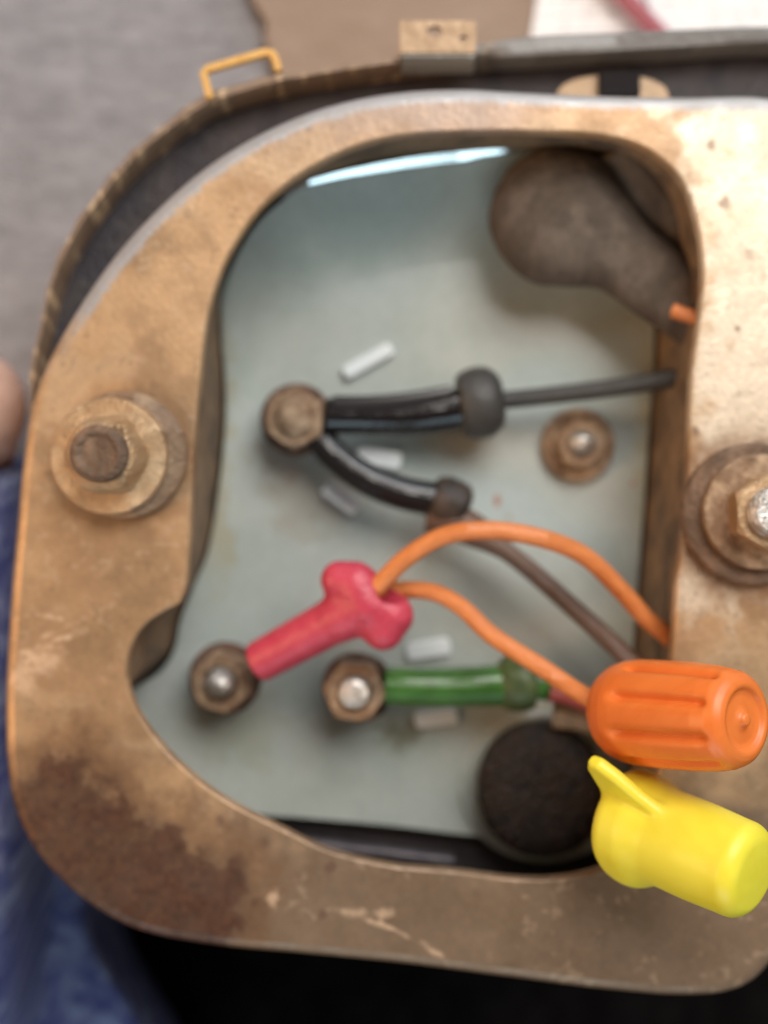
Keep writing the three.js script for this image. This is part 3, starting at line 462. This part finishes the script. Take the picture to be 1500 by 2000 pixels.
{ // green lead
  const o = thing('green_lead', 'short green sleeved wire joined to the lower middle stud', 'wire', P(692, 1352, FH));
  const h = -14.5;
  mesh('ring_terminal', turned(P(703, 1342, -17.6), UP, rounded([[0, 1], [0, 4.7], [0.8, 4.7], [0.8, 1]], 0.2), { crease: 0.8 }), M.darkRust, o);
  mesh('sleeve', sweep([P(752, 1339, h), P(820, 1342, h), P(900, 1341, h), P(985, 1337, h)], (t, a) => 0.0026 * (1 + 0.06 * t) * (1 + 0.12 * Math.max(0, Math.cos(a))), { seg: 36, steps: 30 }), M.green, o);
  mesh('flange', jitter(turned(P(972, 1334, h), P(1030, 1332, h).sub(P(972, 1334, h)), rounded([[0, 2.6], [1.0, 3.6], [3.4, 4.0], [5.0, 3.6], [5.4, 0.01]], 0.7), { seg: 40, crease: 0.8 }), 0.0002, 400, 431), M.greenDark, o);
  mesh('wire', sweep([P(1010, 1345, h), P(1070, 1350, h), P(1130, 1372, -16), P(1230, 1420, -18)], () => 0.00135, { seg: 20, steps: 30 }), M.green, o);
}
{ const o = mesh('beige_lead', sweep([P(1082, 1398, -15), P(1125, 1402, -14), P(1180, 1416, -13), P(1250, 1440, -12)], () => 0.0017, { seg: 18, steps: 20 }), mat({ map: metres(blotchT([0.20, 0.155, 0.11], [0.28, 0.22, 0.16], 441, 0.4), 0.01), roughness: 0.6 })); tag(o, 'dull beige wire end between the green wire and the rubber plug', 'wire'); }
{ const o = mesh('red_lead', sweep([P(1075, 1352, -11.5), P(1120, 1362, -11), P(1160, 1380, -10), P(1230, 1420, -9)], () => 0.0013, { seg: 18, steps: 24 }), M.redWire); tag(o, 'short dark red wire under the orange wire left of the orange wire nut', 'wire'); }
{ // wires from the red connector
  const a = mesh('orange_wire', sweep([P(715, 1172, -3.5), P(752, 1130, -2.5), P(800, 1085, -1.5), P(870, 1046, -1), P(960, 1036, -1), P(1060, 1052, -1.5), P(1140, 1085, -3), P(1210, 1150, -5), P(1262, 1208, -6.5), P(1300, 1240, -7.5), P(1360, 1300, -8.5)], () => 0.00117, { seg: 24, steps: 120 }), M.orangeWire);
  tag(a, 'orange wire arching from the red connector over to the right wall of the opening', 'wire');
  const b = mesh('orange_wire', sweep([P(730, 1160, -6.5), P(780, 1152, -6), P(850, 1158, -5), P(900, 1185, -3.5), P(960, 1240, -1.5), P(1060, 1305, 1), P(1140, 1358, 3), P(1185, 1378, 5), P(1230, 1382, 7.5)], () => 0.00112, { seg: 24, steps: 120 }), M.orangeWire);
  tag(b, 'lower orange wire running from the red connector into the orange wire nut', 'wire');
}
{ // red winged connector
  const A = P(505, 1293, -9.5), B = P(742, 1163, -4), d = B.clone().sub(A), L = d.length() * 1000, dn = d.clone().normalize();
  const o = thing('winged_wire_connector', 'red winged twist-on wire connector between the lower left stud and the orange wires', 'wire connector', A);
  const up = UP.clone().sub(dn.clone().multiplyScalar(UP.dot(dn))).normalize(), side = dn.clone().cross(up).normalize(), at = (q, u, v) => A.clone().addScaledVector(dn, q / 1000).addScaledVector(up, u / 1000).addScaledVector(side, v / 1000);
  const at0 = at(L - 1.5, 0.3, 0), at1 = at(L + 4, 0.6, 0);
  const a0 = at(-1, 0, 0), a1 = at(L * 0.72, 0, 0), a2 = at(L - 2.2, 0, 0), l1 = at(L - 3.4, 0.6, -4.2), l1b = at(L - 1.8, 0.4, -3.0), l2 = at(L - 1.8, 0.2, 4.0), l2b = at(L - 0.2, -0.3, 2.9);
  mesh('sleeve', blob((p) => {
    let d = smin(capsule(p, a0, a1, 0.0027, 0.0030), capsule(p, a1, a2, 0.0030, 0.0036), 0.0012);
    d = smin(d, capsule(p, l1, l1b, 0.0024, 0.0026), 0.0016); d = smin(d, capsule(p, l2, l2b, 0.0026, 0.0029), 0.0016);
    const q = (p.x - A.x) * dn.x + (p.y - A.y) * dn.y + (p.z - A.z) * dn.z;
    return Math.max(-smin(-d, q + 0.0003, 0.0007), capsule(p, at0, at1, 0.0016, 0.0022) * -1);
  }, at(L / 2 + 0.5, 0, 0), 0.0245, 92), M.red, o);
}
{ // orange wire nut
  const A = P(1186, 1386, 4.5), B = P(1458, 1406, 19.5), d = B.clone().sub(A), L = d.length() * 1000;
  const o = thing('wire_nut', 'orange ribbed wire nut with a flat round tip, above the yellow one', 'wire nut', A);
  const R = 6.0, prof = [[1.2, 0.01], [1.0, 2.4], [0.2, 3.0], [0.05, 3.5], [0.4, 4.1], [1.1, 4.8], [2.2, 5.45], [3.6, 5.85], [5.2, R], [L * 0.45, R], [L * 0.68, R * 0.975], [L * 0.84, R * 0.93], [L * 0.92, R * 0.88], [L * 0.965, R * 0.80], [L * 0.99, R * 0.71], [L, R * 0.62], [L - 0.1, R * 0.56], [L - 0.5, R * 0.51], [L - 0.65, R * 0.42], [L - 0.55, R * 0.22], [L - 0.3, R * 0.14], [L + 0.1, R * 0.10], [L + 0.2, R * 0.05], [L + 0.22, 0.001]];
  const dense = []; for (let i = 0; i < prof.length - 1; i++) { const n = Math.max(2, Math.ceil(Math.hypot(prof[i + 1][0] - prof[i][0], prof[i + 1][1] - prof[i][1]) / 0.25)); for (let k = 0; k < n; k++) dense.push([lerp(prof[i][0], prof[i + 1][0], k / n), lerp(prof[i][1], prof[i + 1][1], k / n)]); } dense.push(prof[prof.length - 1]);
  mesh('ribbed_cap', turned(A, d, dense, { seg: 192, crease: 0, mod: (q, a, r) => { const w = step(4.2, 6.6, q) * step(L * 0.95, L * 0.86, q), K = Math.PI / 4.5, k = (((a + 0.18) % K) + K) % K / K; return r < 3.9 ? r : r - w * 0.85 * Math.exp(-(((k - 0.5) / 0.15) ** 2)); } }), M.orange, o);
}
{ // yellow winged wire nut
  const A = P(1208, 1596, 6.5), B = P(1458, 1702, 18.5), d = B.clone().sub(A), L = d.length() * 1000, dn = d.clone().normalize();
  const o = thing('winged_wire_nut', 'bright yellow winged wire nut lying over the lower right edge of the opening', 'wire nut', A);
  const up = UP.clone().sub(dn.clone().multiplyScalar(UP.dot(dn))).normalize(), side = dn.clone().cross(up).normalize();  // side: lower left in the picture
  const ang = Math.PI - 0.87, ca = Math.cos(ang), sa = Math.sin(ang), finPx = [[-0.1, 1], [-0.1, 6.4], [-0.5, 9.6], [0.1, 10.9], [1.4, 10.9], [3.2, 9.6], [5.6, 7.2], [9.2, 4.6], [7, 1]];
  const fl = (x, h) => -distPoly(finPx, x, h);
  mesh('winged_cap', blob((p) => {
    const px = p.x - A.x, py = p.y - A.y, pz = p.z - A.z, q = (px * dn.x + py * dn.y + pz * dn.z) * 1000, u = (px * up.x + py * up.y + pz * up.z) * 1000, v = (px * side.x + py * side.y + pz * side.z) * 1000;
    const rho = Math.hypot(u, v), R = 5.4 + 0.75 * step(6.8, 3.2, q) - 0.25 * step(L * 0.6, L, q), rd = 1.7, E = (L + 0.9) / 2;
    const dx = rho - R + rd, dy = Math.abs(q - E) - E + rd + (q > E ? -0.045 * (8 - Math.min(8, rho * rho * 0.3)) : 0); let d = Math.hypot(Math.max(dx, 0), Math.max(dy, 0)) + Math.min(Math.max(dx, dy), 0) - rd;
    const lq = (q - 3.0) / 1.05, lv = v - 2.9, lu = u + 0.3; d = smin(d, (Math.hypot(lq, lv, lu) - 4.0), 0.9);
    const h = u * sa + v * ca, n = -u * ca + v * sa;
    if (h > 0.5 && Math.abs(n) < 3) { const e = fl(q, h) + 0.7, z = Math.abs(n) - 0.85 + 0.7; d = smin(d, Math.hypot(Math.max(e, 0), Math.max(z, 0)) + Math.min(Math.max(e, z), 0) - 0.7, 0.7); }
    return d / 1000;
  }, A.clone().addScaledVector(dn, L / 2000).addScaledVector(up, 0.0016).addScaledVector(side, -0.0014), 0.027, 96), M.yellow, o);
}

// ---------- behind and below ----------
{ // brown board, papers, red pencil
  const yb = -46, bd = [...rng((t) => P(430 + 150 * t + 40 * (fbm(t * 7, 3, 3, 511) - 0.5), -220 + 480 * t, yb), 40), P(1250, 260, yb), P(1250, -220, yb)].map((p) => new THREE.Vector2(p.x, -p.z));
  const bg = new THREE.ExtrudeGeometry(new THREE.Shape(bd), { depth: 0.001, bevelEnabled: true, bevelThickness: 0.0003, bevelSize: 0.0003, bevelSegments: 2 }); bg.rotateX(-Math.PI / 2); bg.translate(0, yb / 1000, 0);
  const bt = texture(512, 512, (u, v) => mix3([0.27, 0.185, 0.13], [0.37, 0.28, 0.22], 0.5 * tile8(u, v * 1, 501) + 0.5 * tile24(u * 0.5 % 1, v * 2 % 1, 505)), { srgb: true });
  tag(mesh('cardboard_sheet', bg, mat({ map: metres(bt, 0.06), roughness: 0.85, bumpMap: grain, bumpScale: 0.0002 })), 'brown flat sheet on the grey cloth behind the top of the rim', 'cardboard');
  const page = (name, corners, y, draw, label) => {
    const q = corners.map(([x, yy]) => P(x, yy, y)), c2 = document.createElement('canvas'); c2.width = 512; c2.height = 512; const g2 = c2.getContext('2d'); g2.fillStyle = '#f1eeec'; g2.fillRect(0, 0, 512, 512); draw(g2);
    const t = new THREE.CanvasTexture(c2); t.colorSpace = THREE.SRGBColorSpace;
    const N = 10, rows = []; for (let i = 0; i <= N; i++) { const r = []; for (let j = 0; j <= N; j++) { const u = j / N, v = i / N, p = q[0].clone().lerp(q[1], u).lerp(q[3].clone().lerp(q[2], u), v); p.y += 0.0006 * Math.sin(u * 3 + 1) * v; r.push(p); } rows.push(r); }
    const top = grid(rows, false, false, (p, i, j) => [j / N, 1 - i / N]), bot = grid(rows.map((r) => r.map((p) => p.clone().setY(p.y - 0.0002))), false, false, () => [0.01, 0.01]);
    tag(mesh(name, [top, bot], mat({ map: t, roughness: 0.9 })), label, 'paper');
  };
  page('paper_sheet', [[1075, -160], [1300, -160], [1300, 200], [1015, 200]], -44.2, (g) => { g.strokeStyle = '#b9a9a9'; g.lineWidth = 2.5; for (const x of [110, 190, 290, 400]) { g.beginPath(); g.moveTo(x + 20, 0); g.lineTo(x, 512); g.stroke(); } for (let y = 40; y < 512; y += 46) { g.beginPath(); g.moveTo(0, y + 6); g.lineTo(512, y - 6); g.stroke(); } g.fillStyle = '#8d8587'; for (let y = 20; y < 500; y += 46) for (let k = 0; k < 6; k++) if (hash(k, y, 3) > 0.4) g.fillRect(30 + k * 80 + hash(k, y, 5) * 20, y + 8, 20 + hash(k, y, 9) * 36, 4); }, 'white ruled form sheet left of the red pencil at the top edge');
  page('paper_sheet', [[1230, -180], [1640, -190], [1640, 180], [1300, 190]], -43.6, (g) => { g.fillStyle = '#a29c9d'; for (let y = 20; y < 500; y += 34) for (let k = 0; k < 8; k++) if (hash(k, y, 13) > 0.55) g.fillRect(20 + k * 60 + hash(k, y, 15) * 20, y, 16 + hash(k, y, 19) * 34, 4); }, 'white printed sheet right of the red pencil at the top right corner');
  const a = P(1120, -110, -41.5), b = P(1330, 112, -41.5), o = thing('red_pencil', 'dull red pencil lying across the white papers behind the rim', 'pencil', a);
  mesh('shaft', sweep([a, b], () => 0.00145, { seg: 6, steps: 4, crease: 0.3 }), mat({ color: rgb(0.42, 0.13, 0.155), roughness: 0.4 }), o);
}
{ // blue denim: a rounded leg at the lower left with a second fold under the housing's corner
  const denT = texture(512, 512, (u, v) => { const w = Math.floor((u + v) * 96) % 2, t = tile8(u, v, 601), k = tile24(u, v, 605), h = hash(Math.floor(u * 256), Math.floor(v * 170), 6); const c = mix3([0.10, 0.125, 0.42], [0.44, 0.53, 0.86], step(0.3, 0.75, 0.5 * t + 0.5 * k)); return c.map((q) => q * (0.75 + 0.25 * w + 0.4 * (h - 0.4))); }, { srgb: true });
  const denB = texture(512, 512, (u, v) => 0.5 + 0.3 * Math.sin((u + v) * 2 * Math.PI * 64) + 0.5 * (hash(Math.floor(u * 256), Math.floor(v * 256), 8) - 0.5));
  const denim = mat({ map: metres(denT, 0.03), roughness: 0.95, bumpMap: metres(denB, 0.03), bumpScale: 0.0007, sheen: 0.4, sheenRoughness: 0.6 });
  const rows = [], N = 110, Mz = 110;
  for (let i = 0; i <= N; i++) {
    const r = [], py = lerp(860, 2300, i / N);
    for (let j = 0; j <= Mz; j++) {
      const px = lerp(-760, 400, j / Mz);
      const edge1 = 190 - Math.max(0, py - 1740) * 0.16 + 6 * Math.sin(py / 60), edge2 = 235 + Math.max(0, py - 1780) * 0.5 + 6 * Math.sin(py / 45 + 1);
      const wr = (fbm(px / 130, py / 210, 3, 611) - 0.5) * 5 + Math.sin((px * 0.5 + py) / 55 + 3 * fbm(px / 200, py / 200, 2, 615)) * 0.5;
      const s = (e, w) => { const q = clamp((e - px) / w); return Math.sqrt(1 - (1 - q) ** 2); };
      const end = Math.sqrt(clamp((py - 862) / 60));
      const a = -140 + 116 * s(edge1, 200), b = -142 + 98 * s(edge2, 90) - 3;
      r.push(P(px, py, Math.max(a, b) - 70 * (1 - end) + wr * end));
    }
    rows.push(r);
  }
  const g = grid(rows, false, false, (p) => [p.x, p.z - p.y * 0.6]);
  tag(mesh('denim_cloth', g, denim), 'worn blue denim folds at the lower left beside the rusty corner', 'denim');
}
{ // a hand holds the housing from the left: only the end of the thumb comes into view
  const bones = [];
  const add = (pts) => { for (let i = 0; i < pts.length - 1; i++) bones.push([pts[i][0], pts[i + 1][0], pts[i][1], pts[i + 1][1]]); };
  const T = P(-62, 792, -23), W = V(-0.115, -0.058, 0.032);
  add([[T, 8.2], [T.clone().add(V(-0.010, -0.020, 0.008)), 8.8], [T.clone().add(V(-0.030, -0.034, 0.030)), 10.5], [W, 16]]);                 // thumb
  const palm = V(-0.098, -0.048, -0.004);
  add([[W, 17], [palm, 18]]); add([[W.clone().add(V(-0.03, -0.004, 0.03)), 20], [W, 18]]);
  [[-0.040, 0], [-0.020, 1], [0.0, 2], [0.018, 3]].forEach(([dz, k]) => { const r = [7.6, 8, 7.7, 6.8][k], b = V(-0.088, -0.052, -0.010 + dz * 0.8), l = [0.9, 1, 0.93, 0.76][k]; add([[palm, 15], [b, 10], [b.clone().add(V(0.032 * l, -0.012, -0.004)), r + 0.6], [b.clone().add(V(0.052 * l, -0.010, -0.005)), r], [b.clone().add(V(0.064 * l, -0.004, -0.005)), r - 0.8]]); });
  const g = blob((p) => { let a = 0; for (const [u, v, ra, rb] of bones) a += Math.exp(-1040 * capsule(p, u, v, ra / 1000, rb / 1000)); return -Math.log(a) / 1040; }, V(-0.085, -0.045, 0.0), 0.19, 64);
  tag(mesh('person', g, mat({ map: metres(blotchT([0.62, 0.39, 0.30], [0.70, 0.46, 0.37], 621, 0.2), 0.02), roughness: 0.55, bumpMap: grain, bumpScale: 0.00015 })), 'bare thumb end steadying the housing at the left edge of the picture', 'hand');
}

// ---------- sources of light, outside the frame ----------
function source(name, label, category, L, build) {
  const o = thing(name, label, category, V(...L.pos)); const aim = V(...L.aim);
  const l = new THREE.RectAreaLight(rgb(...L.rgb), L.power, L.w, L.h); l.name = name + '_glow'; l.position.set(...L.pos); l.lookAt(aim); l.translateZ(-0.012); scene.add(l);
  const inner = new THREE.Group(); o.add(inner); o.lookAt(aim); o.updateMatrixWorld(true); o.remove(inner);
  const face = new THREE.Mesh(new THREE.BoxGeometry(L.w, L.h, 0.006), new THREE.MeshStandardMaterial({ color: 0xffffff, roughness: 0.4, emissive: rgb(...L.rgb), emissiveIntensity: 0.6 })); face.name = 'glowing_pane'; o.add(face);
  const t = 0.03, fr = [[L.w + 2 * t, t, 0, L.h / 2 + t / 2], [L.w + 2 * t, t, 0, -L.h / 2 - t / 2], [t, L.h, L.w / 2 + t / 2, 0], [t, L.h, -L.w / 2 - t / 2, 0]].map(([w, h, x, y]) => { const g = new THREE.BoxGeometry(w - 0.001, h - 0.001, 0.03); g.translate(x, y, -0.006); return g; });
  const f = new THREE.Mesh(mergeGeometries(fr), new THREE.MeshStandardMaterial({ color: 0xd8d4cc, roughness: 0.5 })); f.name = 'frame'; o.add(f);
}
source('window', 'cool daylight window pane beyond the table', 'window', LIGHTS.window);
source('window', 'added cool pane behind the photographer for the lip highlight', 'window', LIGHTS.back);  // added source, placed to make the lip shine
source('ceiling_lamp', 'soft white panel lamp above the table', 'lamp', LIGHTS.ceiling);
source('side_lamp', 'small warm panel lamp to the left', 'lamp', LIGHTS.warm);

{ // unseen phone slab, added over the lower half to shade the foot of the panel
  const o = thing('phone', 'unseen dark phone added above the lower half to shade the housing', 'phone', V(0.02, 0.1395, 0.064));
  const b = new RoundedBoxGeometry(0.078, 0.009, 0.148, 4, 0.004); b.translate(0.02, 0.144, 0.066); mesh('body', b, mat({ color: rgb(0.02, 0.02, 0.022), roughness: 0.5 }), o);
  const sc = new THREE.BoxGeometry(0.068, 0.0006, 0.128); sc.translate(0.02, 0.1488, 0.066); mesh('screen', sc, mat({ color: rgb(0.01, 0.01, 0.012), roughness: 0.1 }), o);
}
renderer.render(scene, camera);
